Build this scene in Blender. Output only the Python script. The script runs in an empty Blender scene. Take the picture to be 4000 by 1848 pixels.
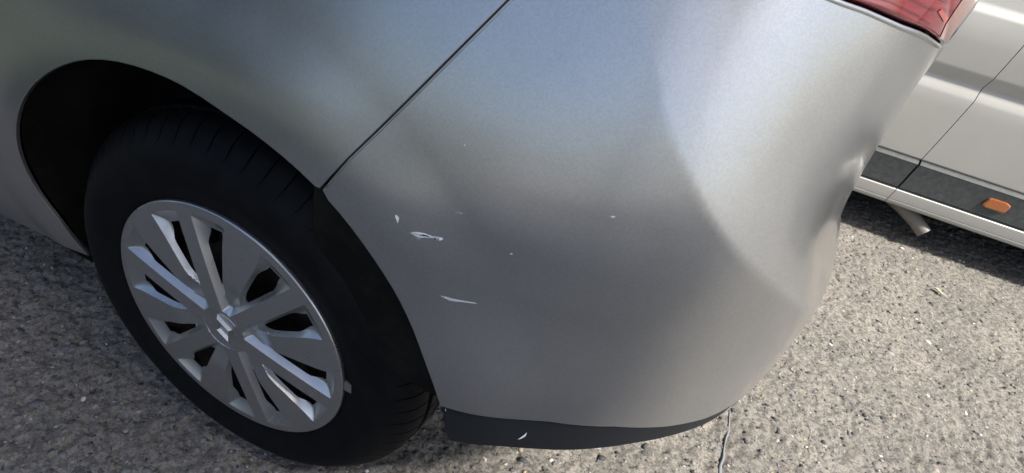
import bpy, bmesh, math, random
import numpy as np
from mathutils import Vector, Matrix, geometry
random.seed(4); rng = np.random.default_rng(4)
sc = bpy.context.scene
R = math.radians

# ------------------------------------------------------------------ camera, sky, sun, exposure
cam_d = bpy.data.cameras.new('camera'); cam = bpy.data.objects.new('camera', cam_d)
sc.collection.objects.link(cam); sc.camera = cam
cam.matrix_world = Matrix(((.8881, -.4021, .2229, .5152), (.4111, .4776, -.7765, -.4503), (.2057, .7812, .5894, 1.0207), (0, 0, 0, 1)))
cam_d.sensor_width = 36; cam_d.lens = 36*2350/4000
cam_d.clip_start = .02; cam_d.clip_end = 2000
SUN_EL, SUN_AZ = 54, -15            # degrees; azimuth counted from +X (the car's tail end) towards +Y
w = bpy.data.worlds.new('World'); sc.world = w; w.use_nodes = True
nt = w.node_tree; sky = nt.nodes.new('ShaderNodeTexSky'); sky.sky_type = 'NISHITA'; sky.sun_disc = False
sky.sun_elevation = R(SUN_EL); sky.sun_rotation = R(90-SUN_AZ)
sky.air_density = 1.0; sky.dust_density = 3.0
nt.links.new(sky.outputs[0], nt.nodes['Background'].inputs[0]); nt.nodes['Background'].inputs[1].default_value = .135
sd = bpy.data.lights.new('sun', 'SUN'); sun = bpy.data.objects.new('sun', sd); sc.collection.objects.link(sun)
sd.energy = 5.2; sd.angle = R(5); sd.color = (1, .945, .86)
dv = Vector((math.cos(R(SUN_EL))*math.cos(R(SUN_AZ)), math.cos(R(SUN_EL))*math.sin(R(SUN_AZ)), math.sin(R(SUN_EL))))
sun.rotation_euler = dv.to_track_quat('Z', 'Y').to_euler(); sun.location = dv*30
vs = sc.view_settings; vs.view_transform = 'Standard'; vs.look = 'None'; vs.exposure = 0.6; vs.gamma = 1; vs.use_curve_mapping = False

# ------------------------------------------------------------------ materials
def mat(name, col, rough=.5, metal=0, **kw):
    m = bpy.data.materials.new(name); m.use_nodes = True; n = m.node_tree; b = n.nodes['Principled BSDF']
    b.inputs['Base Color'].default_value = (*col, 1); b.inputs['Roughness'].default_value = rough; b.inputs['Metallic'].default_value = metal
    for k, v in kw.items():
        b.inputs[k.replace('_', ' ')].default_value = v
    return m
def N_(m, t, **kw):
    n = m.node_tree.nodes.new(t)
    for k, v in kw.items(): setattr(n, k, v)
    return n
def noise(m, scale, detail=4, rough=.6, vec=None):
    n = N_(m, 'ShaderNodeTexNoise'); n.inputs['Scale'].default_value = scale; n.inputs['Detail'].default_value = detail; n.inputs['Roughness'].default_value = rough
    if vec is None: vec = N_(m, 'ShaderNodeTexCoord').outputs['Object']
    m.node_tree.links.new(vec, n.inputs['Vector']); return n
def ramp(m, src, stops):
    r = N_(m, 'ShaderNodeValToRGB'); m.node_tree.links.new(src, r.inputs[0]); e = r.color_ramp.elements
    while len(e) < len(stops): e.new(.5)
    for i, (p, c) in enumerate(stops):
        e[i].position = p; e[i].color = (*c, 1) if len(c) == 3 else c
    return r
def bump(m, src, strength, dist=.01, into='Normal'):
    b = N_(m, 'ShaderNodeBump'); b.inputs['Strength'].default_value = strength; b.inputs['Distance'].default_value = dist
    m.node_tree.links.new(src, b.inputs['Height']); m.node_tree.links.new(b.outputs[0], m.node_tree.nodes['Principled BSDF'].inputs[into]); return b
def link(m, a, b): m.node_tree.links.new(a, m.node_tree.nodes['Principled BSDF'].inputs[b])

M_paint = mat('silver_paint', (.47, .485, .51), .4, .89, Coat_Weight=1.0, Coat_Roughness=.15, Coat_IOR=1.5)
fl = noise(M_paint, 14, 6, .6); c_ = ramp(M_paint, fl.outputs[0], [(.3, (.46, .47, .485)), (.7, (.485, .495, .51))])
fk = N_(M_paint, 'ShaderNodeTexVoronoi'); fk.inputs['Scale'].default_value = 620; M_paint.node_tree.links.new(N_(M_paint, 'ShaderNodeTexCoord').outputs['Object'], fk.inputs['Vector'])
fs = N_(M_paint, 'ShaderNodeSeparateColor'); M_paint.node_tree.links.new(fk.outputs['Color'], fs.inputs[0]); fr = ramp(M_paint, fs.outputs[0], [(0, (.94,)*3), (1, (1.06,)*3)])
fm = N_(M_paint, 'ShaderNodeMix', data_type='RGBA', blend_type='MULTIPLY'); fm.inputs[0].default_value = 1; M_paint.node_tree.links.new(c_.outputs[0], fm.inputs[6]); M_paint.node_tree.links.new(fr.outputs[0], fm.inputs[7]); link(M_paint, fm.outputs[2], 'Base Color')
du = noise(M_paint, 5, 6, .65); rr = ramp(M_paint, du.outputs[0], [(.35, (.29,)*3), (.75, (.36,)*3)]); link(M_paint, rr.outputs[0], 'Roughness')
wv = noise(M_paint, 26, 1, .4); bump(M_paint, wv.outputs[0], .02, .01, 'Coat Normal')
M_trimblack = mat('dark_bumper_plastic', (.014, .017, .022), .55, 0, Specular_IOR_Level=.35)
nz = noise(M_trimblack, 700, 3); bump(M_trimblack, nz.outputs[0], .25, .001)
M_black = mat('black_plastic', (.012, .012, .012), .8, 0, Specular_IOR_Level=.15)
nl = noise(M_black, 9, 6, .7); cl = ramp(M_black, nl.outputs[0], [(.45, (.005, .005, .005)), (.78, (.022, .021, .015))]); link(M_black, cl.outputs[0], 'Base Color')
M_rubber = mat('tyre_rubber', (.006, .007, .009), .6, 0, Specular_IOR_Level=.14)
nr = noise(M_rubber, 30, 8, .7); cr = ramp(M_rubber, nr.outputs[0], [(.4, (.0028, .0035, .005)), (.8, (.009, .009, .0095))]); link(M_rubber, cr.outputs[0], 'Base Color')
nr2 = noise(M_rubber, 400, 3); bump(M_rubber, nr2.outputs[0], .2, .001)
M_hub = mat('hubcap_silver', (.40, .41, .43), .28, .88, Coat_Weight=.5, Coat_Roughness=.12)
nh = noise(M_hub, 22, 9, .75); ch = ramp(M_hub, nh.outputs[0], [(.35, (.50, .51, .53)), (.62, (.44, .45, .465)), (.78, (.26, .25, .235))]); link(M_hub, ch.outputs[0], 'Base Color')
rh = ramp(M_hub, nh.outputs[0], [(.35, (.24,)*3), (.75, (.5,)*3)]); link(M_hub, rh.outputs[0], 'Roughness')
M_chrome = mat('bright_chrome', (.62, .63, .65), .16, 1)
M_steel = mat('black_steel', (.022, .021, .02), .5, .2)
ns = noise(M_steel, 40, 6, .7); cs = ramp(M_steel, ns.outputs[0], [(.45, (.014, .013, .013)), (.8, (.06, .045, .032))]); link(M_steel, cs.outputs[0], 'Base Color')
M_primer = mat('scraped_primer', (.85, .87, .9), .7)
M_scuff = mat('scuffed_plastic', (.52, .54, .56), .7)
M_gash = mat('bare_dark_plastic', (.02, .022, .025), .7)
M_lens = mat('red_lamp_plastic', (.30, .018, .030), .12, 0, Coat_Weight=1, Coat_Roughness=.03, Specular_IOR_Level=.6)
tx = N_(M_lens, 'ShaderNodeTexCoord'); mp = N_(M_lens, 'ShaderNodeMapping'); mp.inputs['Scale'].default_value = (3, 3, 55)
M_lens.node_tree.links.new(tx.outputs['Object'], mp.inputs[0]); ln = noise(M_lens, 3, 5, .6, mp.outputs[0])
lc = ramp(M_lens, ln.outputs[0], [(.35, (.15, .010, .020)), (.6, (.23, .022, .034)), (.8, (.34, .075, .08))]); link(M_lens, lc.outputs[0], 'Base Color')
M_rib = mat('dark_red_plastic', (.13, .009, .016), .2, 0, Coat_Weight=1)
M_reflector = mat('salmon_reflector', (.44, .075, .06), .2, 0, Coat_Weight=1)
M_clearlens = mat('pale_lamp_plastic', (.34, .19, .17), .2, 0, Coat_Weight=1)
M_vanwhite = mat('warm_white_paint', (.50, .49, .46), .38, 0, Coat_Weight=.6, Coat_Roughness=.08)
nv = noise(M_vanwhite, 2.5, 6, .6); cv = ramp(M_vanwhite, nv.outputs[0], [(.35, (.40, .393, .37)), (.7, (.36, .353, .331))]); link(M_vanwhite, cv.outputs[0], 'Base Color')
M_vantrim = mat('dusty_grey_trim', (.05, .056, .06), .6)
nd = noise(M_vantrim, 60, 7, .75); cd = ramp(M_vantrim, nd.outputs[0], [(.4, (.042, .048, .052)), (.68, (.075, .08, .08)), (.78, (.22, .22, .21))]); link(M_vantrim, cd.outputs[0], 'Base Color')
M_amber = mat('amber_lens', (.34, .105, .028), .18, 0, Coat_Weight=1)
M_glass = mat('dark_window_glass', (.02, .025, .028), .04, 0, Specular_IOR_Level=.6)
M_exhaust = mat('dusty_exhaust_steel', (.20, .185, .165), .6, .3)
M_seal = mat('grey_joint_sealant', (.20, .212, .23), .7)
M_wall = mat('rendered_wall', (.42, .39, .34), .9)
nw = noise(M_wall, 40, 6); bump(M_wall, nw.outputs[0], .4, .01)

# ground: exposed aggregate concrete
M_ground = mat('exposed_aggregate_concrete', (.27, .255, .235), .9)
g1 = noise(M_ground, 4.5, 8, .68); g2 = noise(M_ground, 240, 5, .75)
gr1 = ramp(M_ground, g1.outputs[0], [(.3, (.170, .164, .152)), (.5, (.222, .213, .195)), (.72, (.272, .259, .233))])
gr2 = ramp(M_ground, g2.outputs[0], [(.33, (.22, .22, .22)), (.46, (.85, .84, .83)), (.6, (1.1, 1.08, 1.05)), (.72, (1.4, 1.37, 1.3))])
mx = N_(M_ground, 'ShaderNodeMix', data_type='RGBA', blend_type='MULTIPLY'); mx.inputs[0].default_value = 1
M_ground.node_tree.links.new(gr1.outputs[0], mx.inputs[6]); M_ground.node_tree.links.new(gr2.outputs[0], mx.inputs[7])
vo = N_(M_ground, 'ShaderNodeTexVoronoi'); vo.inputs['Scale'].default_value = 150; vo.inputs['Randomness'].default_value = 1
M_ground.node_tree.links.new(N_(M_ground, 'ShaderNodeTexCoord').outputs['Object'], vo.inputs['Vector'])
sep = N_(M_ground, 'ShaderNodeSeparateColor'); M_ground.node_tree.links.new(vo.outputs['Color'], sep.inputs[0])
vr = ramp(M_ground, sep.outputs[0], [(.0, (.50, .50, .52)), (.2, (.72, .70, .68)), (.5, (1, 1, 1)), (.9, (1.15, 1.1, 1.0))])
vr.color_ramp.interpolation = 'CONSTANT'
mx2 = N_(M_ground, 'ShaderNodeMix', data_type='RGBA', blend_type='MULTIPLY'); mx2.inputs[0].default_value = .8
M_ground.node_tree.links.new(mx.outputs[2], mx2.inputs[6]); M_ground.node_tree.links.new(vr.outputs[0], mx2.inputs[7]); link(M_ground, mx2.outputs[2], 'Base Color')
bump(M_ground, g2.outputs[0], .55, .004)
M_stone = mat('aggregate_stone', (.2, .2, .2), .75)
at = N_(M_stone, 'ShaderNodeAttribute', attribute_name='stone_colour'); link(M_stone, at.outputs['Color'], 'Base Color')

# ------------------------------------------------------------------ helpers
def mesh_obj(name, V, F, m, parent=None, normals=None, smooth=True, sharp=None):
    me = bpy.data.meshes.new(name); me.from_pydata([tuple(map(float, v)) for v in V], [], [tuple(map(int, f)) for f in F]); me.update()
    me.materials.append(m)
    if smooth: me.polygons.foreach_set('use_smooth', [True]*len(me.polygons))
    if normals is not None: me.normals_split_custom_set_from_vertices([tuple(map(float, n)) for n in normals])
    elif sharp: me.set_sharp_from_angle(angle=R(sharp))
    o = bpy.data.objects.new(name, me); sc.collection.objects.link(o)
    if parent is not None: attach(o, parent)
    return o
def base_of(p):
    L = Matrix.Identity(4)
    while p is not None:
        L = p.matrix_basis if p.parent is None else p.matrix_basis
        if p.parent is None: return p.matrix_basis.copy()
        p = p.parent
    return L
def attach(o, parent):          # keep world coordinates: every parent chain starts at one Empty at the thing's base
    o.parent = parent
    if parent.parent is None and parent.type == 'EMPTY': o.matrix_parent_inverse = parent.matrix_basis.inverted()
def empty(name, loc, parent=None):
    o = bpy.data.objects.new(name, None); o.empty_display_size = .1; sc.collection.objects.link(o)
    if parent is None: o.location = loc
    else: attach(o, parent)
    return o
def tag(o, label, cat, group=None):
    o['label'] = label; o['category'] = cat
    if group: o['group'] = group
    return o
def pchip(xs, ys):
    xs = np.array(xs, float); ys = np.array(ys, float); h = np.diff(xs); d = np.diff(ys)/h; m = np.zeros_like(ys)
    for i in range(1, len(xs)-1):
        if d[i-1]*d[i] > 0:
            w1 = 2*h[i]+h[i-1]; w2 = h[i]+2*h[i-1]; m[i] = (w1+w2)/(w1/d[i-1]+w2/d[i])
    m[0] = d[0]; m[-1] = d[-1]
    def f(x):
        x = np.asarray(x, float); i = np.clip(np.searchsorted(xs, x)-1, 0, len(xs)-2); t = (x-xs[i])/h[i]; tc = np.clip(t, 0, 1)
        v = (2*tc**3-3*tc**2+1)*ys[i]+(tc**3-2*tc**2+tc)*h[i]*m[i]+(3*tc**2-2*tc**3)*ys[i+1]+(tc**3-tc**2)*h[i]*m[i+1]
        return v+np.where(t < 0, t*h[i]*m[0], 0)+np.where(t > 1, (t-1)*h[i]*m[-1], 0)
    return f
def smooth(a, b, x):
    t = np.clip((x-a)/(b-a), 0, 1); return t*t*(3-2*t)

# ------------------------------------------------------------------ the car's outer skin: l runs round the outline (side, corner, tail), z is height
WZ = .31                                                        # wheel centre height; wheel centre at x = 0
PH = pchip([-4, -1.5, -.4, .1, .3, .45, .58, .70, .82, .93, 1.1, 1.35, 1.62], [-6, -3, -.5, 1, 4, 10.7, 26, 41, 66.5, 76, 84.5, 87.4, 90])
_l = np.linspace(-4, 1.62, 2811); _ph = np.radians(PH(_l)); _dl = _l[1]-_l[0]
_cx = np.concatenate([[0], np.cumsum((np.cos(_ph[1:])+np.cos(_ph[:-1]))/2*_dl)])
_cy = np.concatenate([[0], np.cumsum((np.sin(_ph[1:])+np.sin(_ph[:-1]))/2*_dl)])
_i0 = np.argmin(abs(_l)); _cx -= _cx[_i0]; _cy -= _cy[_i0]
SIDE = pchip([.0, .2, .3, .4, .5, .6, .66, .72, .8, .9, 1.0, 1.1], [.13, .05, .02, .0, -.012, -.015, -.012, -.003, .018, .055, .10, .15])
REAR = pchip([.1, .3, .4, .46, .5, .520, .530, .540, .56, .60, .64, .68, .74, .82, .93, 1.1], [.1087, .0579, .0352, .0290, .0280, .0280, .0292, .0334, .0425, .0575, .0672, .0722, .0752, .0762, .0690, .0700])
ZC = pchip([.30, .40, .499, .568, .654, .78, .918, 1.05, 1.6], [1.02, .93, .80, .731, .670, .60, .540, .527, .522])
def zcrease(l): return ZC(np.clip(l, .30, 1.6))
def S(l, z):
    l = np.asarray(l, float); z = np.asarray(z, float)
    cx = np.interp(l, _l, _cx); cy = np.interp(l, _l, _cy); ph = np.interp(l, _l, _ph); m = smooth(.35, .85, l)
    side = SIDE(z)-.03*smooth(.1, .35, l)*(1-smooth(.35, .6, z))
    off = (1-m)*side+m*REAR(z-(zcrease(l)-.524)*smooth(.36, zcrease(l), z))
    tz = (z-zcrease(l)-.05)/.3                                   # the corner is drawn in above the crease
    off = off+.033*.5*(tz+np.sqrt(tz*tz+.02))*smooth(.43, .72, l)*(1-smooth(.62, 1.0, l))
    P = np.stack([cx-np.sin(ph)*off, cy+np.cos(ph)*off, z+0*l], -1)
    r = np.hypot(P[..., 0], P[..., 2]-WZ)
    fl = .007*(1-smooth(.40, .50, r))*(1-smooth(.5, .7, abs(l)))   # flared lip round the wheel arch
    P[..., 0] += np.sin(ph)*fl; P[..., 1] -= np.cos(ph)*fl
    return P
def SN(l, z, e=1e-3):
    n = np.cross(S(l+e, z)-S(l-e, z), S(l, z+e)-S(l, z-e)); return n/np.linalg.norm(n, axis=-1, keepdims=True)
YC = .80                                                        # half width
L_END = float(np.interp(YC, np.array([S(l, .6)[1] for l in np.linspace(.9, 1.6, 141)]), np.linspace(.9, 1.6, 141)))

def resample(poly, step, closed=True):
    poly = np.array(poly, float); out = []; n = len(poly)
    for i in range(n if closed else n-1):
        a, b = poly[i], poly[(i+1) % n]; k = max(1, int(round(np.linalg.norm(b-a)/step)))
        for j in range(k): out.append(a+(b-a)*j/k)
    if not closed: out.append(poly[-1])
    return np.array(out)
def inside(pts, poly):
    x, y = pts[:, 0], pts[:, 1]; c = np.zeros(len(pts), bool); n = len(poly)
    for i in range(n):
        x1, y1 = poly[i]; x2, y2 = poly[i-1]
        c ^= ((y1 > y) != (y2 > y)) & (x < (x2-x1)*(y-y1)/(y2-y1+1e-15)+x1)
    return c
def seg_dist(pts, poly):
    d = np.full(len(pts), 1e9); n = len(poly)
    for i in range(n):
        a = poly[i]; b = poly[(i+1) % n]; ab = b-a; t = np.clip(((pts-a)@ab)/max(ab@ab, 1e-12), 0, 1)
        d = np.minimum(d, np.linalg.norm(pts-(a+t[:, None]*ab), axis=1))
    return d
def fill(loops, step, holes=()):
    """Triangulate the inside of loops[0] (further loops are creases or holes) with grid points between."""
    b = loops[0]; lo, hi = b.min(0), b.max(0)
    gx, gy = np.meshgrid(np.arange(lo[0], hi[0], step)+step*.37, np.arange(lo[1], hi[1], step)+step*.41)
    gx[::2] += step*.5; g = np.stack([gx.ravel(), gy.ravel()], 1); g = g[inside(g, b)]
    for q in loops: g = g[seg_dist(g, q) > step*.55]
    for h in holes: g = g[~inside(g, h)]
    V = [Vector(p) for p in b]; E = [(i, (i+1) % len(b)) for i in range(len(b))]
    for q in loops[1:]:
        o = len(V); V += [Vector(p) for p in q]; E += [(o+i, o+(i+1) % len(q)) for i in range(len(q))]
    V += [Vector(p) for p in g]
    r = geometry.delaunay_2d_cdt(V, E, [], 1, 1e-6)
    P = np.array([tuple(v) for v in r[0]]); T = np.array([f for f in r[2]])
    cen = P[T].mean(1); keep = inside(cen, b)
    for h in holes: keep &= ~inside(cen, h)
    return P, T[keep]
def panel(name, poly, m, parent, step=.012, roll=.0015, depth=.012, surf=S, inset=0.0):
    """A pressed panel: poly is its outline in (l, z); the edge is rolled over and turned in."""
    B = resample(poly, step*.8)
    area = np.sum(B[:, 0]*np.roll(B[:, 1], -1)-np.roll(B[:, 0], -1)*B[:, 1])
    if area < 0: B = B[::-1]
    t = np.roll(B, -1, 0)-np.roll(B, 1, 0); t /= np.linalg.norm(t, axis=1, keepdims=True); o2 = np.stack([t[:, 1], -t[:, 0]], 1)
    B1 = B-o2*roll
    P, T = fill([B1], step)
    V = surf(P[:, 0], P[:, 1]); Nn = SN(P[:, 0], P[:, 1])
    if inset: V = V-Nn*inset
    idx = []
    for q in B1:                                                # find loop vertices in the result
        idx.append(int(np.argmin(((P-q)**2).sum(1))))
    Pn = Nn[idx]; Vb = V[idx]
    od = surf(B1[:, 0]+o2[:, 0]*1e-3, B1[:, 1]+o2[:, 1]*1e-3)-surf(B1[:, 0], B1[:, 1]); od -= Pn*(od*Pn).sum(1, keepdims=True); od /= np.linalg.norm(od, axis=1, keepdims=True)
    allV = [V]; allN = [Nn]; F = [tuple(f) for f in T]; prev = idx; base = len(V)
    for (do, dn, wn) in ((.5, .13, .5), (.87, .5, .25), (1.0, 1.0, 0), (1.0, None, 0)):
        dd = depth if dn is None else dn*roll
        ring = Vb+od*roll*do-Pn*dd; nn = Pn*(1-do*.999)+od*do; nn /= np.linalg.norm(nn, axis=1, keepdims=True)
        allV.append(ring); allN.append(nn); cur = list(range(base, base+len(ring))); base += len(ring)
        for i in range(len(cur)):
            j = (i+1) % len(cur); F.append((prev[i], cur[i], cur[j], prev[j]))
        prev = cur
    V = np.concatenate(allV); Nn = np.concatenate(allN)
    # triangles must face outwards
    F2 = []
    for f in F:
        a, b, c = V[f[0]], V[f[1]], V[f[2]]
        F2.append(f if np.cross(b-a, c-a)@Nn[f[0]] >= 0 else f[::-1])
    return mesh_obj(name, V, F2, m, parent, normals=Nn)
def lathe(prof, n, ang0=0, full=True):
    """Revolve (radius, y) round the wheel axle (along Y through x 0, z WZ)."""
    prof = np.array(prof); a = np.linspace(0, 2*np.pi, n, endpoint=False)+ang0
    V = np.stack([np.outer(np.cos(a), prof[:, 0]), np.tile(prof[:, 1], (n, 1)), np.outer(np.sin(a), prof[:, 0])+WZ], -1).reshape(-1, 3)
    k = len(prof); F = [(i*k+j, i*k+j+1, ((i+1) % n)*k+j+1, ((i+1) % n)*k+j) for i in range(n) for j in range(k-1)]
    return V, F
def box_vf(lo, hi):
    x0, y0, z0 = lo; x1, y1, z1 = hi
    V = [(x0, y0, z0), (x1, y0, z0), (x1, y1, z0), (x0, y1, z0), (x0, y0, z1), (x1, y0, z1), (x1, y1, z1), (x0, y1, z1)]
    return V, [(0, 3, 2, 1), (4, 5, 6, 7), (0, 1, 5, 4), (1, 2, 6, 5), (2, 3, 7, 6), (3, 0, 4, 7)]
def tube(path, rad, n=14, cap=False):
    path = [Vector(p) for p in path]; V = []; F = []; up = Vector((0, 0, 1))
    for i, p in enumerate(path):
        d = (path[min(i+1, len(path)-1)]-path[max(i-1, 0)]).normalized(); s = d.cross(up).normalized(); u = s.cross(d); rr_ = rad[i] if hasattr(rad, '__len__') else rad
        for k in range(n):
            a = 2*math.pi*k/n; V.append(p+(s*math.cos(a)+u*math.sin(a))*rr_)
    for i in range(len(path)-1):
        for k in range(n): F.append((i*n+k, i*n+(k+1) % n, (i+1)*n+(k+1) % n, (i+1)*n+k))
    if cap: F += [tuple(range(n))[::-1], tuple(range((len(path)-1)*n, len(path)*n))]
    return V, F
def joined(*parts):
    V = []; F = []
    for v, f in parts:
        o = len(V); V += list(v); F += [tuple(i+o for i in q) for q in f]
    return V, F

# ------------------------------------------------------------------ ground
def vnoise(x, y, seed):                                          # value noise on an integer lattice
    xi = np.floor(x).astype(np.int64); yi = np.floor(y).astype(np.int64); fx = x-xi; fy = y-yi; fx = fx*fx*(3-2*fx); fy = fy*fy*(3-2*fy)
    def h(a, b):
        n = (a*374761393+b*668265263+seed*974634533) & 0xffffffff; n = ((n ^ (n >> 13))*1274126177) & 0xffffffff; return ((n ^ (n >> 16)) & 0xffff)/65535.
    return (h(xi, yi)*(1-fx)+h(xi+1, yi)*fx)*(1-fy)+(h(xi, yi+1)*(1-fx)+h(xi+1, yi+1)*fx)*fy
JX = .815                                                        # the joint in the concrete runs along Y here
def joint_x(y): return JX+.006*(vnoise(y*9, 0*y, 5)-.5)+.006*(vnoise(y*40, 0*y, 6)-.5)
def ground_z(x, y):
    z = .0055*(vnoise(x*55, y*55, 1)-.5)+.0045*(vnoise(x*120, y*120, 2)-.5)+.0035*(vnoise(x*260, y*260, 3)-.5)+.006*(vnoise(x*6, y*6, 4)-.5)
    pit = vnoise(x*85+7, y*85, 8); z = z-.005*smooth(.68, .9, pit)
    edge = smooth(.0, .05, np.minimum(np.minimum(x-X0, X1-x), np.minimum(y-Y0, Y1-y)))
    jd = abs(x-joint_x(y)); z = z-.004*(1-smooth(.004, .010, jd))-.003*(1-smooth(.006, .016, abs(x-(JX-.031)+.004*(vnoise(y*30, 0*y, 9)-.5))))
    return z*edge-.003
X0, X1, Y0, Y1 = -1.3, 2.3, -.5, 2.4
gs = .0048; xs = np.arange(X0, X1+1e-6, gs); ys = np.arange(Y0, Y1+1e-6, gs); nx, ny = len(xs), len(ys); X1 = xs[-1]; Y1 = ys[-1]
gx, gy = np.meshgrid(xs, ys); gz = ground_z(gx, gy)
V = np.stack([gx.ravel(), gy.ravel(), gz.ravel()], 1)
ii = (np.arange(ny-1)[:, None]*nx+np.arange(nx-1)[None]).ravel(); Fq = np.stack([ii, ii+1, ii+nx+1, ii+nx], 1)
E_ = 400.
outer = np.array([(-E_, -E_, -.003), (E_, -E_, -.003), (E_, E_, -.003), (-E_, E_, -.003)]); o0 = len(V); V = np.concatenate([V, outer])
c0, c1, c2, c3 = 0, nx-1, ny*nx-1, (ny-1)*nx
south = list(range(0, nx)); east = [i*nx+nx-1 for i in range(ny)]; north = list(range((ny-1)*nx, ny*nx)); west = [i*nx for i in range(ny)]
me = bpy.data.meshes.new('ground')
big = [tuple([o0, o0+1]+south[::-1]), tuple([o0+1, o0+2]+east[::-1]), tuple([o0+2, o0+3]+north), tuple([o0+3, o0]+west)]
me.vertices.add(len(V)); me.vertices.foreach_set('co', V.astype(np.float32).ravel())
loops = Fq.ravel().tolist()+[i for b in big for i in b]; starts = list(range(0, 4*len(Fq), 4)); tot = [4]*len(Fq)
for b in big: starts.append(sum(tot[-1:])+starts[-1]); tot.append(len(b))
me.loops.add(len(loops)); me.loops.foreach_set('vertex_index', loops); me.polygons.add(len(tot)); me.polygons.foreach_set('loop_start', starts)
me.update(calc_edges=True); me.validate(); me.materials.append(M_ground); me.polygons.foreach_set('use_smooth', [True]*len(me.polygons))
ground = bpy.data.objects.new('ground', me); sc.collection.objects.link(ground); ground['kind'] = 'structure'

# grey sealant squeezed into the joint
yy = np.arange(-.5, 2.3, .006); xx = joint_x(yy); wd = .0042*(.35+1.0*vnoise(yy*28, 0*yy, 11))
Vs = []; Fs = []
for k, (y, x, q) in enumerate(zip(yy, xx, wd)):
    Vs += [(x-q, y, -.009), (x-q*.6, y, -.0034), (x+q*.6, y, -.0034), (x+q, y, -.009)]
    if k: a = 4*(k-1); Fs += [(a+j, a+j+1, a+j+5, a+j+4) for j in range(3)]
so = mesh_obj('joint_sealant', Vs, [f[::-1] for f in Fs], M_seal, ground)

# loose and half buried aggregate
n_st = 42000
ico = bmesh.new(); bmesh.ops.create_icosphere(ico, subdivisions=1, radius=1); iv = np.array([v.co[:] for v in ico.verts]); itri = np.array([[v.index for v in f.verts] for f in ico.faces]); ico.free()
px = rng.uniform(-1.15, 2.2, n_st*3); py = rng.uniform(-.42, 2.1, n_st*3)
dc = np.hypot(px-.5, py-.1); keep = rng.random(n_st*3) < np.clip(1.15-.42*dc, .12, 1); px = px[keep][:n_st]; py = py[keep][:n_st]; n_st = len(px)
size = np.clip(np.exp(rng.normal(np.log(.0018), .45, n_st)), .0010, .006); big_ = rng.random(n_st) < .24; size[big_] = np.clip(np.exp(rng.normal(np.log(.0042), .34, big_.sum())), .0025, .0105)
ang = rng.uniform(0, 6.283, n_st); ca, sa = np.cos(ang), np.sin(ang)
jit = 1+rng.normal(0, .17, (n_st, len(iv)))
P = iv[None]*jit[..., None]*np.stack([size*rng.uniform(.8, 1.5, n_st), size*rng.uniform(.6, 1.0, n_st), size*rng.uniform(.25, .55, n_st)], 1)[:, None]
Q = np.stack([P[..., 0]*ca[:, None]-P[..., 1]*sa[:, None], P[..., 0]*sa[:, None]+P[..., 1]*ca[:, None], P[..., 2]], -1)
Q += np.stack([px, py, ground_z(px, py)-np.where(big_, size*.14, size*.05)], 1)[:, None]
pal = np.array([(.060, .064, .070), (.045, .048, .055), (.10, .10, .105), (.15, .145, .138), (.23, .215, .19), (.33, .315, .29), (.38, .30, .20), (.52, .51, .49), (.20, .197, .195)])
pick = rng.choice(len(pal), n_st, p=[.20, .15, .15, .12, .11, .12, .02, .015, .115]); col = pal[pick]*rng.uniform(.75, 1.25, (n_st, 1))
me = bpy.data.meshes.new('aggregate_stones'); nv_, nf_ = len(iv), len(itri)
me.vertices.add(n_st*nv_); me.vertices.foreach_set('co', Q.astype(np.float32).ravel())
tri = (itri[None]+(np.arange(n_st)*nv_)[:, None, None]).reshape(-1, 3)
me.loops.add(tri.size); me.loops.foreach_set('vertex_index', tri.ravel()); me.polygons.add(len(tri)); me.polygons.foreach_set('loop_start', np.arange(0, tri.size, 3))
me.update(calc_edges=True); ca_ = me.color_attributes.new('stone_colour', 'FLOAT_COLOR', 'POINT')
ca_.data.foreach_set('color', np.repeat(np.concatenate([col, np.ones((n_st, 1))], 1), nv_, 0).astype(np.float32).ravel())
me.materials.append(M_stone); st = bpy.data.objects.new('aggregate_stones', me); sc.collection.objects.link(st); st['kind'] = 'stuff'

# ------------------------------------------------------------------ the silver car
car = tag(empty('silver_car', (-1.2, YC, 0)), 'silver hatchback seen at its rear wheel and scratched bumper', 'car')
arch = pchip([2, 12, 16.5, 30, 45, 60, 80, 95, 115, 130, 145, 158, 169, 177, 190], [.374, .372, .3705, .3655, .367, .373, .374, .384, .393, .391, .388, .379, .360, .340, .331])
def arch_pt(d, g=0.0):
    r = float(arch(d))+g; return (r*math.cos(R(d)), WZ+r*math.sin(R(d)))
seam_lo = (.1735, .6445)                                        # where the bumper's edge meets the wheel arch
seam = [seam_lo, (.2015, .691), (.228, .732), (.254, .773), (.285, .8225), (.316, .872), (.347, .920), (.369, .955)]
a_seam = math.degrees(math.atan2(seam_lo[1]-WZ, seam_lo[0])); a_left = 189.5
g = .0004
quarter = [(-.75, .155), (-.635, .171), (-.49, .2)]+[arch_pt(d) for d in np.arange(a_left, a_seam+.5, -3.5)]+[(x-g, z) for x, z in seam]+[(.40-g, 1.0), (.40, 1.02), (-.75, 1.02)]
panel('quarter_panel', quarter, M_paint, car, .012, .0016, .005)
lamp_edge = [(.369, .955), (.42, .953), (.5, .947), (.56, .942), (.60, .9372), (.637, .9329), (.671, .9296), (.706, .9252), (.731, .9225), (.755, .9201), (.783, .9178), (.807, .9154), (.832, .9118), (.855, .9073), (.888, .9010), (.920, .8950)]
val_top = [(L_END, .43), (1.1, .43), (.9, .43), (.75, .429), (.70, .4245), (.634, .429), (.56, .439), (.483, .437), (.426, .427), (.356, .4155)]
bumper_o = [(x+g, z) for x, z in seam[1:]]
bumper_poly = [(seam_lo[0]+g+.002, seam_lo[1])]+bumper_o+[(x, z-.0015) for x, z in lamp_edge]+[(.95, .8925), (1.0, .8925), (L_END, .8925)]+val_top+[arch_pt(d) for d in np.arange(18.5, a_seam-1.2, 3)]
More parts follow.
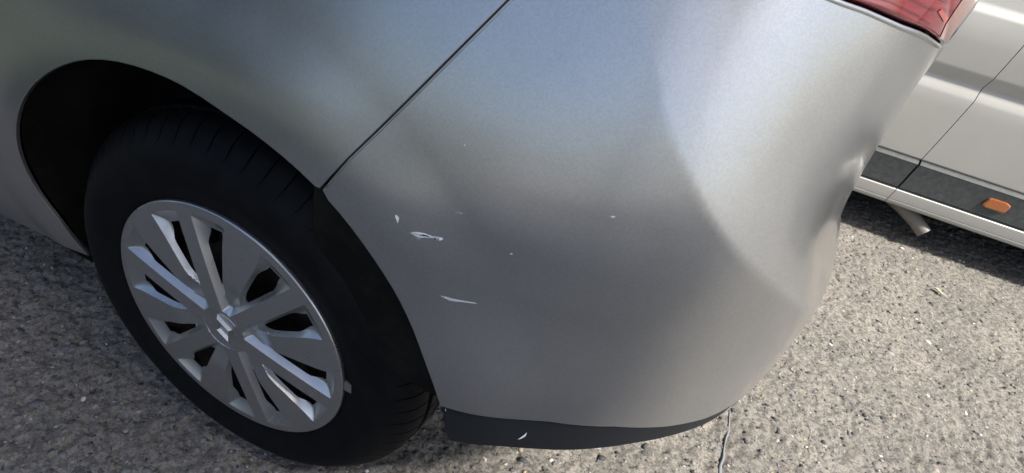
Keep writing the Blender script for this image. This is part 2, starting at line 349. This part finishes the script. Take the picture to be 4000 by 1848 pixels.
bumper = panel('bumper', bumper_poly, M_paint, car, .0055, .0012, .006)
val = [(l, z-.001) for l, z in val_top]+[(.370, .340), (.376, .336), (.40, .347), (.436, .360), (.496, .369), (.557, .381), (.607, .388), (.70, .390), (.9, .390), (L_END, .390)]
lower_trim = panel('bumper_trim', val, M_trimblack, car, .012, .004, .03, inset=.004)
# rear lamp
lens = [(x, z+.0015) for x, z in lamp_edge]+[(.936, .92), (.944, 1.04), (.40, 1.04), (.372, .96)]
def S_lamp(l, z):
    return S(l, np.minimum(z, 5))
tail = panel('tail_light', lens, M_lens, car, .012, .004, .02)
tail['label'] = 'red tail light with a pale outer edge'
def lip():
    q = np.array(lamp_edge); L_ = np.interp(np.linspace(0, 1, 90), np.linspace(0, 1, len(q)), q[:, 0]); Z_ = np.interp(np.linspace(0, 1, 90), np.linspace(0, 1, len(q)), q[:, 1])-.0032
    v, f = tube(S(L_, Z_)-SN(L_, Z_)*.0008, [.0026]*84+[.0024, .0022, .002, .0016, .0012, .0006], 10, True)
    return mesh_obj('bumper_lip', v, f, M_paint, bumper)
def patch(name, poly, m, parent, lift, step=.004):
    B = resample(poly, step); P_, T_ = fill([B], step); Nn = SN(P_[:, 0], P_[:, 1]); V_ = S(P_[:, 0], P_[:, 1])+Nn*lift
    F_ = [tuple(f) if np.cross(V_[f[1]]-V_[f[0]], V_[f[2]]-V_[f[0]])@Nn[f[0]] > 0 else tuple(f[::-1]) for f in T_]
    return mesh_obj(name, V_, F_, m, parent, normals=Nn)
lip()
sm_ = np.array(bumper_poly[:len(seam)]); tt_ = np.linspace(0.02, 1, 80); sl_ = np.interp(tt_, np.linspace(0, 1, len(sm_)), sm_[:, 0])+.0016; sz_ = np.interp(tt_, np.linspace(0, 1, len(sm_)), sm_[:, 1])-.0009
mesh_obj('bumper_lip', *tube(S(sl_, sz_)-SN(sl_, sz_)*.0004, .0012, 8, True), M_paint, bumper)
patch('lens_edge', [(.876, .9065), (.920, .8990), (.928, .94), (.936, 1.03), (.865, 1.03), (.861, .9360), (.8635, .9217)], M_clearlens, tail, .0006, .008)
patch('reflector', [(.8193, .9337), (.8229, .9367), (.856, .9284), (.8545, .9232)], M_reflector, tail, .0008, .006)
for rb in ([(.60, .9395), (.6845, .9330), (.7322, .9287), (.7992, .9208), (.8575, .9096)], [(.60, .945), (.710, .9362), (.7727, .9295), (.8215, .9215)], [(.62, .952), (.72, .944), (.81, .935)], [(.64, .960), (.74, .952), (.83, .943)]):
    rb = np.array(rb); up_ = rb+[0, .0009]; patch('lens_rib', np.concatenate([rb, up_[::-1]]), M_rib, tail, .0010, .004)
# tailgate, front of the body, far side
gate = [(.948, .8965), (L_END, .8965), (L_END, 1.02), (.954, 1.02)]
panel('tailgate', gate, M_paint, car, .02, .003, .02)
def shell(name, l0, l1, z0, z1, f, m, inset=0., nl=60, nz_=30, flip=False):
    L_, Z_ = np.meshgrid(np.linspace(l0, l1, nl), np.linspace(z0, z1, nz_)); V_ = S(L_, Z_)-SN(L_, Z_)*inset; V_ = f(V_.reshape(-1, 3))
    F_ = [(j*nl+i, j*nl+i+1, (j+1)*nl+i+1, (j+1)*nl+i) for j in range(nz_-1) for i in range(nl-1)]
    if flip: F_ = [q[::-1] for q in F_]
    return V_, F_
idt = lambda v: v
mir_y = lambda v: v*[1, -1, 1]+[0, 2*YC, 0]
XM = -1.275
mir_x = lambda v: v*[-1, 1, 1]+[2*XM, 0, 0]
mir_xy = lambda v: mir_x(mir_y(v))
mesh_obj('door', *shell('d', XM, -.7545, .16, 1.02, idt, M_paint), M_paint, car)
mesh_obj('body_shell', *joined(shell('a', XM, L_END, .2, 1.02, mir_x, M_paint, flip=True), shell('b', XM, L_END, .2, 1.02, mir_xy, M_paint)), M_paint, car)
mesh_obj('side_panel', *shell('c', XM, L_END, .3, 1.02, mir_y, M_paint, flip=True), M_paint, car)
# greenhouse and roof
def ring(z, inset_, dx):
    q = []
    for f in (idt, mir_y, mir_xy, mir_x):
        a = f(S(np.linspace(XM, L_END, 40), np.full(40, 1.02)));
        if f in (mir_y, mir_x): a = a[::-1]
        q.append(a)
    a = np.concatenate([q[0], q[1], q[2], q[3]]); c = np.array([XM-.1, YC, 0]); b = c+(a-c)*[1-dx, 1-inset_, 0]; b[:, 2] = z; return b
r0, r1, r2, r3 = ring(1.02, 0, 0), ring(1.38, .2, .3), ring(1.45, .3, .36), ring(1.47, .6, .6)
nr_ = len(r0)
def band(a, b): return np.concatenate([a, b]), [(i, (i+1) % nr_, nr_+(i+1) % nr_, nr_+i) for i in range(nr_)]
mesh_obj('side_window', *band(r0, r1), M_glass, car)
vb, fb = joined(band(r1, r2), band(r2, r3), (r3, [tuple(range(nr_))])); mesh_obj('roof', vb, fb, M_paint, car)
# dark structure behind the skin, wheel housing, underside
inner = joined(shell('i', .15, L_END, .40, 1.0, idt, M_black, .022, 60, 24), shell('i2', -.74, .2, .70, 1.0, idt, M_black, .02, 40, 12))
mesh_obj('body_frame', *inner, M_black, car)
va, fa = [], []
angs = np.radians(np.arange(16, 200, 4)); dep = [.006, .03, .08, .16, .26]
for a in angs:
    rr_ = float(arch(np.degrees(a)))+.004 if 2 < np.degrees(a) < 190 else (.378 if a < 1 else .335)
    p = S(rr_*math.cos(a), WZ+rr_*math.sin(a)); y0 = p[1]+.004
    for j, d in enumerate(dep):
        r_ = rr_+(.004 if j else 0)-.012*(j > 2); r_ = max(r_, .345 if j else 0); va.append((r_*math.cos(a), y0+d, WZ+r_*math.sin(a)))
for i in range(len(angs)-1):
    for j in range(len(dep)-1): fa.append((i*5+j, i*5+j+1, (i+1)*5+j+1, (i+1)*5+j))
k0 = len(va); va.append((0, .262, WZ)); fa += [(i*5+4, k0, (i+1)*5+4) for i in range(len(angs)-1)]
mesh_obj('wheel_arch_liner', va, fa, M_black, car)
mesh_obj('underbody', *joined(box_vf((-2.9, .30, .2), (.40, 1.3, .33)), box_vf((.34, .27, .33), (.62, 1.33, .40)), box_vf((-2.0, .07, .17), (-.40, .3, .24))), M_black, car)

# ------------------------------------------------------------------ wheels
def make_wheel():
    wh = empty('wheel', None, car)
    # tyre: lathe whose shoulder is cut by sipes and whose tread has round grooves
    half = [(.198, .012), (.206, .006), (.214, .0035), (.226, -.001), (.240, -.0045), (.254, -.0055), (.268, -.003), (.281, .004), (.2905, .0135), (.300, .022), (.3075, .032), (.3125, .044), (.3140, .0505), (.306, .052), (.306, .060), (.3155, .0615), (.3175, .083), (.3175, .0865), (.309, .0875), (.309, .0965), (.3180, .098)]
    W_ = .2; prof = half+[(r, W_-y) for r, y in half[::-1]]
    npitch = 66; cols = []
    for p in range(npitch):
        a = 2*np.pi*p/npitch; cols += [(a, 0), (a+.0015, 1), (a+.0085, 1), (a+.010, 0), (a+.05, 0)]
    V_, F_ = [], []; k = len(prof)
    for (a, cut) in cols:
        for j, (r, y) in enumerate(prof):
            jj = min(j, k-1-j); rr_ = r-(.0035 if cut and 9 <= jj <= 12 else .0018 if cut and jj == 8 else .0025 if cut and 15 <= jj <= 17 else 0)
            aa = a+.05*(y-.03)/.1*(1 if jj >= 8 else 0)*(.6 if y < .1 else -.6) if cut is not None else a
            zz = WZ+rr_*math.sin(aa)
            V_.append((rr_*math.cos(aa), y, max(zz, .0012)))
    n = len(cols)
    for i in range(n):
        for j in range(k-1): F_.append((i*k+j, i*k+j+1, ((i+1) % n)*k+j+1, ((i+1) % n)*k+j))
    mesh_obj('tyre', V_, F_, M_rubber, wh, sharp=38)
    # steel wheel behind the cap
    V1, F1 = lathe([(.200, .014), (.196, .010), (.192, .016), (.186, .03), (.18, .05), (.176, .10), (.178, .17)], 72)
    circ = lambda cx, cz, r, n_: np.array([(cx+r*math.cos(2*math.pi*i/n_), cz+r*math.sin(2*math.pi*i/n_)) for i in range(n_)])
    holes = [circ(.137*math.cos(R(a)), .137*math.sin(R(a)), .021, 18) for a in range(12, 372, 36)]
    Pd, Td = fill([circ(0, 0, .181, 64)]+holes, .014, holes)
    rd = np.hypot(Pd[:, 0], Pd[:, 1]); yd = .058-.014*smooth(.06, .10, rd)+.012*smooth(.11, .175, rd)
    Vd = np.stack([Pd[:, 0], yd, Pd[:, 1]+WZ], 1)
    V2, F2 = lathe([(.13, .105), (.13, .09), (.0, .09)], 48)
    mesh_obj('steel_rim', *joined((V1, F1), (Vd, [tuple(t) for t in Td]), (V2, F2)), M_steel, wh, sharp=30)
    # hub cap
    hs, r_out, hole_d = .0132, .1915, .021
    A0 = 47.0
    def face(r): return -.007*(1-(r/.2)**2)
    def loc(x, z):
        r = np.hypot(x, z); th = np.degrees(np.arctan2(z, x))-A0; th = (th+30) % 60-30
        return r, abs(th)
    def smin(a, b, k=.0025):
        h = np.clip(.5+.5*(b-a)/k, 0, 1); return b*(1-h)+a*h-k*h*(1-h)
    def wedge_w(r): return .0140+.0150*smooth(.075, .19, r)
    def depth(x, z):
        r, th = loc(x, z); q = r*np.sin(np.radians(th)); a = q-hs
        b = r*np.sin(np.radians(30-th))-wedge_w(r)                # negative on the wedge spoke's face
        D = .0135
        sc_ = lambda d, wd_, D_: D_*(1-np.clip(1-d/wd_, 0, 1)**1.6)
        spoke = sc_(a, .0115+.010*smooth(.14, .185, r), D); rim = sc_(r_out-r, .028, D); hub = sc_(r-.0385, .012, .012)
        dw = .0105*(1-smooth(.050, .104, r)); wedge = dw+sc_(b, .0085+.008*smooth(.14, .185, r), D)
        d = smin(smin(smin(spoke, rim), hub), smin(wedge, D+0*r))
        return np.where((a <= 0) | (r >= r_out) | (r <= .0385), 0, np.maximum(np.where((b <= 0) & (r > .104), 0, d), 0))
    def pol(r, th): return (r*math.cos(R(th)), r*math.sin(R(th)))
    loopsH = [circ(0, 0, .2035, 220)]; holesH = []
    for kx in range(6):
        for s in (1, -1):
            al = A0+60*kx
            hole = []
            for r in np.linspace(.082, .171, 16):                # along the spoke
                q = hs+.0058+.0105*float(smooth(.14, .171, r))**1.5; hole.append((r, math.degrees(math.asin(q/r))))
            for r in np.linspace(.171, .082, 16):                # back along the wedge
                b = float(wedge_w(r))+.0035+.0085*float(smooth(.14, .171, r))**1.5; hole.append((r, 30-math.degrees(math.asin(b/r))))
            hole = [h for i, h in enumerate(hole)]
            top = hole[:16]; bot = hole[16:]
            ok = [(t, b_) for t, b_ in zip(top, bot[::-1]) if b_[1]-t[1] > .6]
            pts_ = [pol(r, al+s*th) for r, th in [t for t, _ in ok]+[b_ for _, b_ in ok[::-1]]]
            hp = np.array(pts_); hp = hp if s > 0 else hp[::-1]
            holesH.append(hp); loopsH.append(resample(hp, .004))
    for kx in range(6):                                          # crease lines: both edges of every spoke and wedge
        for s in (1, -1):
            al = A0+60*kx
            out = [(r, math.degrees(math.asin(hs/r))) for r in np.linspace(.0386, r_out-.0005, 40)]
            w2 = [(r, 30-math.degrees(math.asin(float(wedge_w(r))/r))) for r in np.linspace(r_out-.0005, .092, 26)]
            poly_ = [pol(r, al+s*th) for r, th in out]+[pol(r_out-.0005, al+s*t) for t in np.linspace(out[-1][1], w2[0][1], 10)[1:-1]]+[pol(r, al+s*th) for r, th in w2]
            loopsH.append(('open', np.array(poly_)))
    b0 = loopsH[0]; step = .0022; gx_, gy_ = np.meshgrid(np.arange(-.21, .21, step), np.arange(-.21, .21, step)); gx_[::2] += step/2
    gg = np.stack([gx_.ravel()+.0007, gy_.ravel()+.0003], 1); gg = gg[np.hypot(gg[:, 0], gg[:, 1]) < .2035-.0016]
    for h in holesH: gg = gg[~inside(gg, h)]
    VV = []; EE = []; allp = []
    for q in loopsH:
        op = isinstance(q, tuple); q = q[1] if op else q; o = len(VV); VV += [Vector(p) for p in q]; allp.append(q)
        EE += [(o+i, o+(i+1) % len(q)) for i in range(len(q)-(1 if op else 0))]
    ap = np.concatenate(allp); kd = __import__('mathutils').kdtree.KDTree(len(ap))
    for i, p in enumerate(ap): kd.insert((p[0], p[1], 0), i)
    kd.balance(); gg = [p for p in gg if kd.find((p[0], p[1], 0))[2] > step*.5]
    VV += [Vector(p) for p in gg]
    res = geometry.delaunay_2d_cdt(VV, EE, [], 1, 1e-6); Ph = np.array([tuple(v) for v in res[0]]); Th = np.array([f for f in res[2]])
    cen = Ph[Th].mean(1); keep_ = np.hypot(cen[:, 0], cen[:, 1]) < .2035
    for h in holesH: keep_ &= ~inside(cen, h)
    Th = Th[keep_]; rH = np.hypot(Ph[:, 0], Ph[:, 1])
    def hub_y(x, z):
        r = np.hypot(x, z); return face(r)+depth(x, z)+.0016*smooth(.0372, .0360, r)+.0012*smooth(.034, .024, r)
    yH = hub_y(Ph[:, 0], Ph[:, 1])
    VH = np.stack([Ph[:, 0], yH, Ph[:, 1]+WZ], 1)
    FH = [tuple(t) if np.cross(VH[t[1]]-VH[t[0]], VH[t[2]]-VH[t[0]])[1] < 0 else tuple(t[::-1]) for t in Th]
    FH = np.array(FH); ce = Ph[FH].mean(1)                       # one normal per corner, taken just inside its own face: creases stay crisp
    cp = Ph[FH]*.72+ce[:, None]*.28; cx_, cz_ = cp[..., 0].ravel(), cp[..., 1].ravel(); e_ = 1.5e-4
    dx_ = (hub_y(cx_+e_, cz_)-hub_y(cx_-e_, cz_))/(2*e_); dz_ = (hub_y(cx_, cz_+e_)-hub_y(cx_, cz_-e_))/(2*e_)
    NH = np.stack([dx_, -np.ones_like(dx_), dz_], 1); NH /= np.linalg.norm(NH, axis=1, keepdims=True)
    fn_ = np.cross(VH[FH[:, 1]]-VH[FH[:, 0]], VH[FH[:, 2]]-VH[FH[:, 0]]); fn_ /= np.linalg.norm(fn_, axis=1, keepdims=True)+1e-12
    fn3 = np.repeat(fn_, 3, 0); bad = (NH*fn3).sum(1) < .6; NH[bad] = fn3[bad]
    rimp = [(.2035, float(face(.2035))), (.2050, .0008), (.2056, .0030), (.2056, .0075), (.2035, .0085), (.19, .010)]
    VR, FR = lathe(rimp, 160)
    cap = mesh_obj('hubcap', *joined((VH, [tuple(f) for f in FH]), (VR, FR)), M_hub, wh)
    rn = []
    for f in FR:
        for v in f:
            j = v % len(rimp); t0 = np.subtract(rimp[min(j+1, len(rimp)-1)], rimp[max(j-1, 0)]); nr0, ny0 = t0[1], -t0[0]; p_ = VR[v]; r_ = math.hypot(p_[0], p_[2]-WZ); l_ = math.hypot(nr0, ny0)
            rn.append((p_[0]/r_*nr0/l_, ny0/l_, (p_[2]-WZ)/r_*nr0/l_))
    cap.data.normals_split_custom_set([tuple(map(float, n)) for n in np.concatenate([NH, np.array(rn)])])
    # the lozenge badge: four bevelled bars
    da, hb, wb_ = R(25), .0265, .0160
    def bp(u, v, y): return (u*math.cos(da)-v*math.sin(da), y, u*math.sin(da)+v*math.cos(da)+WZ)
    o_ = [(0, hb), (wb_, 0), (0, -hb), (-wb_, 0)]; f_ = .79; i_ = [(x*.58, z*.58) for x, z in o_]; md = [(x*f_, z*f_) for x, z in o_]
    VB = [bp(*p, -.0040) for p in o_]+[bp(*p, -.0085) for p in md]+[bp(*p, -.0040) for p in i_]; FB = []
    for i in range(4):
        j = (i+1) % 4; FB += [(i, j, 4+j, 4+i), (4+i, 4+j, 8+j, 8+i)]
    mesh_obj('badge', VB, FB, M_chrome, wh, smooth=False)
    wv_, wf_ = box_vf((-.012, -.0005, -.006), (.012, .004, .006)); c_w, s_w = math.cos(R(2)), math.sin(R(2))
    mesh_obj('balance_weight', [(.2125*c_w-p[2]*1.0, p[1]+.0022, WZ+.2125*s_w+.004+p[0]*.75) for p in wv_], [f[::-1] for f in wf_], M_exhaust, wh, smooth=False)
    return wh
wheel = make_wheel()
def copy_wheel(fn):
    r = wheel.copy(); sc.collection.objects.link(r); r.parent = car; r.matrix_parent_inverse = wheel.matrix_parent_inverse.copy()
    r.matrix_basis = fn
    for ch in list(wheel.children):
        c = ch.copy(); sc.collection.objects.link(c); c.parent = r; c.matrix_parent_inverse = ch.matrix_parent_inverse.copy()
copy_wheel(Matrix.Translation((2*XM, 0, 0)))
turn = Matrix.Translation((0, 2*YC, 0)) @ Matrix.Diagonal((-1, -1, 1, 1))
copy_wheel(turn); copy_wheel(Matrix.Translation((2*XM, 0, 0)) @ turn)

# scratches on the bumper (l, z outlines)
SCR = [('scratch', 'p', [(0.2622, 0.651), (0.2644, 0.6516), (0.2672, 0.6498), (0.2671, 0.646), (0.2667, 0.643), (0.2651, 0.6458), (0.2632, 0.6484)]),
       ('scratch', 's', [(0.2815, 0.6375), (0.2865, 0.6411), (0.2954, 0.6431), (0.3049, 0.6431), (0.314, 0.6454), (0.3177, 0.6447), (0.3147, 0.642), (0.3134, 0.6402), (0.3095, 0.6402), (0.3058, 0.6407), (0.2998, 0.6389), (0.2918, 0.6361), (0.2863, 0.6364)]),
       ('scratch', 'd', [(0.2913, 0.6387), (0.2951, 0.6411), (0.3013, 0.642), (0.3033, 0.6415), (0.2982, 0.6398), (0.2941, 0.6389)]),
       ('scratch', 'p', [(0.2848, 0.6392), (0.2907, 0.6418), (0.2976, 0.643), (0.3047, 0.6426), (0.3035, 0.6418), (0.2951, 0.6414), (0.2876, 0.6394)]),
       ('scratch', 'p', [(0.2859, 0.6371), (0.2902, 0.637), (0.2957, 0.6382), (0.301, 0.6399), (0.2959, 0.6374), (0.2911, 0.6359)]),
       ('scratch', 'd', [(0.3059, 0.641), (0.3091, 0.6419), (0.3131, 0.6418), (0.3125, 0.6405), (0.3092, 0.6401)]),
       ('scratch', 'p', [(0.3129, 0.6425), (0.3148, 0.6448), (0.3175, 0.6448), (0.316, 0.6428), (0.3141, 0.6411)]),
       ('scratch', 's', [(0.2876, 0.6342), (0.2909, 0.6348), (0.2944, 0.6351), (0.2936, 0.6343), (0.2901, 0.6338)]),
       ('scratch', 's', [(0.326, 0.5749), (0.3315, 0.5759), (0.342, 0.5773), (0.3543, 0.5794), (0.3639, 0.5812), (0.3674, 0.5808), (0.3643, 0.5796), (0.3547, 0.5775), (0.3452, 0.5746), (0.3385, 0.5729), (0.3323, 0.5734)]),
       ('scratch', 'p', [(0.3297, 0.5753), (0.3421, 0.577), (0.3544, 0.5789), (0.3647, 0.5808), (0.36, 0.5793), (0.349, 0.5771), (0.3393, 0.575)]),
       ('scratch', 's', [(0.4654, 0.7233), (0.4684, 0.7253), (0.4713, 0.7249), (0.4691, 0.723)]),
       ('scratch', 's', [(0.3855, 0.6538), (0.3873, 0.6561), (0.3893, 0.6567), (0.3879, 0.6552), (0.3895, 0.654), (0.3874, 0.654)]),
       ('scratch', 's', [(0.3225, 0.6777), (0.3275, 0.6788), (0.3324, 0.679), (0.3277, 0.6779)]),
       ('trim_scratch', 'p', [(0.4627, 0.4055), (0.4629, 0.3971), (0.4595, 0.3908), (0.4552, 0.3869), (0.4582, 0.394), (0.4605, 0.3987)]),
       ('trim_scratch', 's', [(0.3615, 0.4083), (0.3624, 0.411), (0.3636, 0.4055), (0.3625, 0.4055)]),
       ('scratch', 'p', [(0.3145, 0.7452), (0.3158, 0.7456), (0.3161, 0.7446), (0.3148, 0.7441)])]
for nm, m_, pts in SCR: patch('scratch' if nm != 'trim_scratch' else 'scratch', pts, {'p': M_primer, 's': M_scuff, 'd': M_gash}[m_], bumper if nm != 'trim_scratch' else lower_trim, .0005 if nm != 'trim_scratch' else -.0034, .0025)

# ------------------------------------------------------------------ the white van
VY = R(5.0); VO = Vector((1.449, 1.8095, 0)); ux = Vector((math.cos(VY), math.sin(VY), 0)); un = Vector((math.sin(VY), -math.cos(VY), 0))
van = tag(empty('white_van', VO+ux*.7-un*.85), 'white van parked beside the silver car, with dark lower trim and amber marker', 'van')
def vp(s, out, z): return tuple(VO+ux*s+un*out+Vector((0, 0, z)))
def seam_s(z): return -.2265-(.733-z)*.115
def slab(name, prof, s0, s1, m, closed=False, nseg=1, sharp=30):
    """Sweep a (height, outward) profile along the van's side; s0 and s1 may depend on height."""
    f0 = s0 if callable(s0) else (lambda z: s0); f1 = s1 if callable(s1) else (lambda z: s1); V_ = []; F_ = []; k = len(prof)
    for i in range(nseg+1):
        for z, o in prof: V_.append(vp(f0(z)+(f1(z)-f0(z))*i/nseg, o, z))
    for i in range(nseg):
        for j in range(k-1): F_.append((i*k+j, (i+1)*k+j, (i+1)*k+j+1, i*k+j+1))
    # turned-in edges at both ends
    for e, f in ((0, f0), (nseg, f1)):
        b = len(V_)
        for z, o in prof: V_.append(vp(f(z), o-.014, z))
        for j in range(k-1): F_.append((e*k+j, e*k+j+1, b+j+1, b+j) if e == 0 else (e*k+j+1, e*k+j, b+j, b+j+1))
    return mesh_obj(name, V_, F_, m, van, sharp=sharp)
body = [(.318, -.004), (.324, .000), (.40, .004), (.50, .006), (.540, .006), (.550, .004), (.562, -.003), (.576, -.0095), (.584, -.011), (.590, -.0095), (.606, -.002), (.618, .004), (.628, .005), (.70, .006), (.776, .006), (.782, .004), (.792, -.004), (.803, -.012), (.809, -.014), (.90, -.020), (1.0, -.03)]
lo_ = [(.205, -.006), (.210, .006), (.296, .010), (.306, .012), (.314, .006), (.317, -.004)]
si_ = [(.134, -.05), (.1335, -.03), (.137, -.012), (.144, -.002), (.152, .002), (.1575, .002), (.1590, -.001), (.1605, .002), (.190, .006), (.198, .006), (.2015, .002), (.2035, -.010)]
gap = .0013
LEFT, RIGHT = -1.55, 3.9
sl = lambda z: seam_s(z)-gap
sr = lambda z: seam_s(z)+gap
slab('door_panel', body, LEFT, sl, M_vanwhite); slab('side_panel', body, sr, RIGHT, M_vanwhite)
slab('door_trim', lo_, LEFT, lambda z: seam_s(z)-.0035, M_vantrim); slab('side_trim', lo_, lambda z: seam_s(z)+.0035, RIGHT, M_vantrim)
slab('door_sill', si_, LEFT, sl, M_vanwhite); slab('side_sill', si_, sr, RIGHT, M_vanwhite)
def van_box(name, s0, s1, o0, o1, z0, z1, m):
    V_ = [vp(s, o, z) for z in (z0, z1) for s, o in ((s0, o0), (s1, o0), (s1, o1), (s0, o1))]
    return mesh_obj(name, V_, [(0, 1, 2, 3), (7, 6, 5, 4), (0, 4, 5, 1), (1, 5, 6, 2), (2, 6, 7, 3), (3, 7, 4, 0)], m, van, smooth=False)
van_box('body_frame', LEFT+.02, RIGHT-.02, -.03, -1.6, .22, .99, M_black)
van_box('end_panel', RIGHT-.012, RIGHT, -.035, -1.66, .16, 1.0, M_vanwhite); van_box('end_panel', LEFT, LEFT+.012, -.035, -1.66, .16, 1.0, M_vanwhite)
van_box('side_panel', LEFT, RIGHT, -1.662, -1.70, .16, 1.0, M_vanwhite)
van_box('waist_panel', LEFT, RIGHT, -.031, -1.69, 1.0, 1.08, M_vanwhite)
van_box('window', LEFT+.05, 1.0, -.06, -1.65, 1.082, 1.50, M_glass); van_box('window', 1.06, RIGHT-.05, -.06, -1.65, 1.082, 1.50, M_glass)
van_box('pillar', 1.0, 1.06, -.055, -1.66, 1.081, 1.50, M_vanwhite)
van_box('roof', LEFT+.03, RIGHT-.03, -.05, -1.67, 1.502, 1.66, M_vanwhite)
# amber side marker with bevelled edge
mk = [(-.037, .247), (-.030, .2745), (-.022, .278), (.024, .2785), (.0385, .272), (.040, .266), (.036, .2455), (.031, .242), (-.026, .2415)]
c_s, c_z = np.mean(mk, 0); Vm = [vp(s, .0095, z) for s, z in mk]+[vp(s, .0125, z) for s, z in mk]+[vp(c_s+(s-c_s)*.88, 0.0145, c_z+(z-c_z)*.8) for s, z in mk]; k = len(mk)
Fm = [(j+i, j+(i+1) % k, j+k+(i+1) % k, j+k+i)[::-1] for j in (0, k) for i in range(k)]+[tuple(range(2*k, 3*k))]
side_marker = mesh_obj('side_marker', Vm, Fm, M_amber, van, smooth=False)
# tail pipe under the sill, end cut at a slant
Vp_, Fp_ = tube([vp(-.60, -.45, .15), vp(-.40, -.24, .145), vp(-.28, -.13, .132), vp(-.20, -.075, .112), vp(-.15, -.045, .092), vp(-.112, -.022, .070)], .024, 20)
mesh_obj('tail_pipe', Vp_, Fp_, M_exhaust, van)
def van_wheel(s, o):
    V_, F_ = lathe([(.0, .04), (.12, .03), (.165, .035), (.17, .02), (.19, .0), (.25, -.004), (.28, .012), (.295, .04), (.295, .17), (.27, .2)], 64)
    M_ = Matrix.Translation(Vector(vp(s, o, 0))) @ Matrix.Rotation(VY, 4, 'Z')
    V_ = [M_ @ Vector((v[0], v[1] if o > -1 else -v[1], v[2]-WZ+.295)) for v in V_]
    return mesh_obj('wheel', V_, F_, M_rubber, van, sharp=35)
for s in (-1.0, 3.1):
    for o in (-.06, -1.62): van_wheel(s, o)

# ------------------------------------------------------------------ unseen canopy, greenery and grass added for shade and reflections
def plain_box(name, lo, hi, m, parent):
    v, f = box_vf(lo, hi); return mesh_obj(name, v, f, m, parent, smooth=False)
shade_canopy = tag(empty('shade_canopy', (0, 0, 0)), 'unseen canopy roof on posts added to shade the car side', 'shade_canopy')  # unseen canopy, added to keep the sun off the car's side
ca_p, sa_p = math.cos(R(SUN_AZ)), math.sin(R(SUN_AZ))
def turned(o):
    for v in o.data.vertices:
        x, y = v.co.x, v.co.y; v.co.x, v.co.y = x*ca_p-y*sa_p, x*sa_p+y*ca_p
    return o
V_EDGE = .22
turned(plain_box('roof', (2.2, V_EDGE-3.6, 5.0), (9.0, V_EDGE, 5.14), M_black, shade_canopy))
for px_, py_ in ((8.6, -3.1), (2.6, -3.1)):
    turned(plain_box('post', (px_, py_, 0), (px_+.14, py_+.14, 4.998), M_steel, shade_canopy))
M_leaf = mat('hedge_leaf', (.035, .06, .018), .55)
unseen_hedge = tag(empty('unseen_hedge', (-11.7, -9.5, 0)), 'unseen dark greenery added for its reflection in the silver car', 'unseen_hedge')  # unseen greenery, added and sized for its dark reflection in the paint
n_lf = 40000
hx = rng.uniform(-18, -5.5, n_lf); side_ = rng.random(n_lf); hz = rng.uniform(.02, 5.4, n_lf); hy = np.where(side_ < .75, -9.0, -10.0)+rng.normal(0, .09, n_lf)
topm = side_ > .9; hy[topm] = rng.uniform(-10, -9, topm.sum()); hz[topm] = 5.4+rng.normal(0, .06, topm.sum())
cen = np.stack([hx, hy, hz], 1); a_ = rng.normal(size=(n_lf, 3)); a_ /= np.linalg.norm(a_, axis=1, keepdims=True); b_ = np.cross(a_, rng.normal(size=(n_lf, 3))); b_ /= np.linalg.norm(b_, axis=1, keepdims=True)
sz = rng.uniform(.04, .08, (n_lf, 1)); Vh = np.stack([cen-a_*sz, cen+b_*sz*.5, cen+a_*sz, cen-b_*sz*.5], 1).reshape(-1, 3)
mesh_obj('foliage', Vh, np.arange(n_lf*4).reshape(-1, 4), M_leaf, unseen_hedge, smooth=False)
plain_box('branches', (-17.9, -9.9, .02), (-5.6, -9.1, 5.3), mat('hedge_interior', (.012, .014, .008), .9), unseen_hedge)

lf = [(.0, .0), (.012, .006), (.026, .007), (.040, .002), (.050, -.004), (.034, -.008), (.016, -.007), (.008, -.003)]
lx, ly, la = 1.375, 1.585, R(-30)
Vl = [(lx+x*math.cos(la)-y*math.sin(la), ly+x*math.sin(la)+y*math.cos(la), .004+.003*math.sin(x*160)+abs(y)*.5) for x, y in lf]+[(lx+.02*math.cos(la), ly+.02*math.sin(la), .003), (lx+.035*math.cos(la), ly+.035*math.sin(la), .0035)]
leaf = mesh_obj('fallen_leaf', Vl, [(0, 1, 8), (1, 2, 8), (2, 9, 8), (2, 3, 9), (3, 4, 9), (4, 5, 9), (5, 6, 8, 9), (6, 7, 8), (7, 0, 8)], mat('pale_dry_leaf', (.36, .38, .24), .8))
tag(leaf, 'small pale dry leaf lying on the sunlit concrete by the van', 'leaf')

M_lawn = mat('dull_lawn', (.030, .045, .016), .9)
gl = noise(M_lawn, 14, 8, .75); rl = ramp(M_lawn, gl.outputs[0], [(.3, (.018, .028, .010)), (.7, (.045, .062, .024))]); link(M_lawn, rl.outputs[0], 'Base Color'); bump(M_lawn, gl.outputs[0], 1, .05)
unseen_lawn = mesh_obj('unseen_lawn', [(-30, -30, .006), (-1.05, -30, .006), (-1.05, -.46, .006), (-30, -.46, .006)], [(0, 1, 2, 3)], M_lawn, smooth=False); unseen_lawn['kind'] = 'structure'  # unseen grass, added to darken what the left bodywork reflects
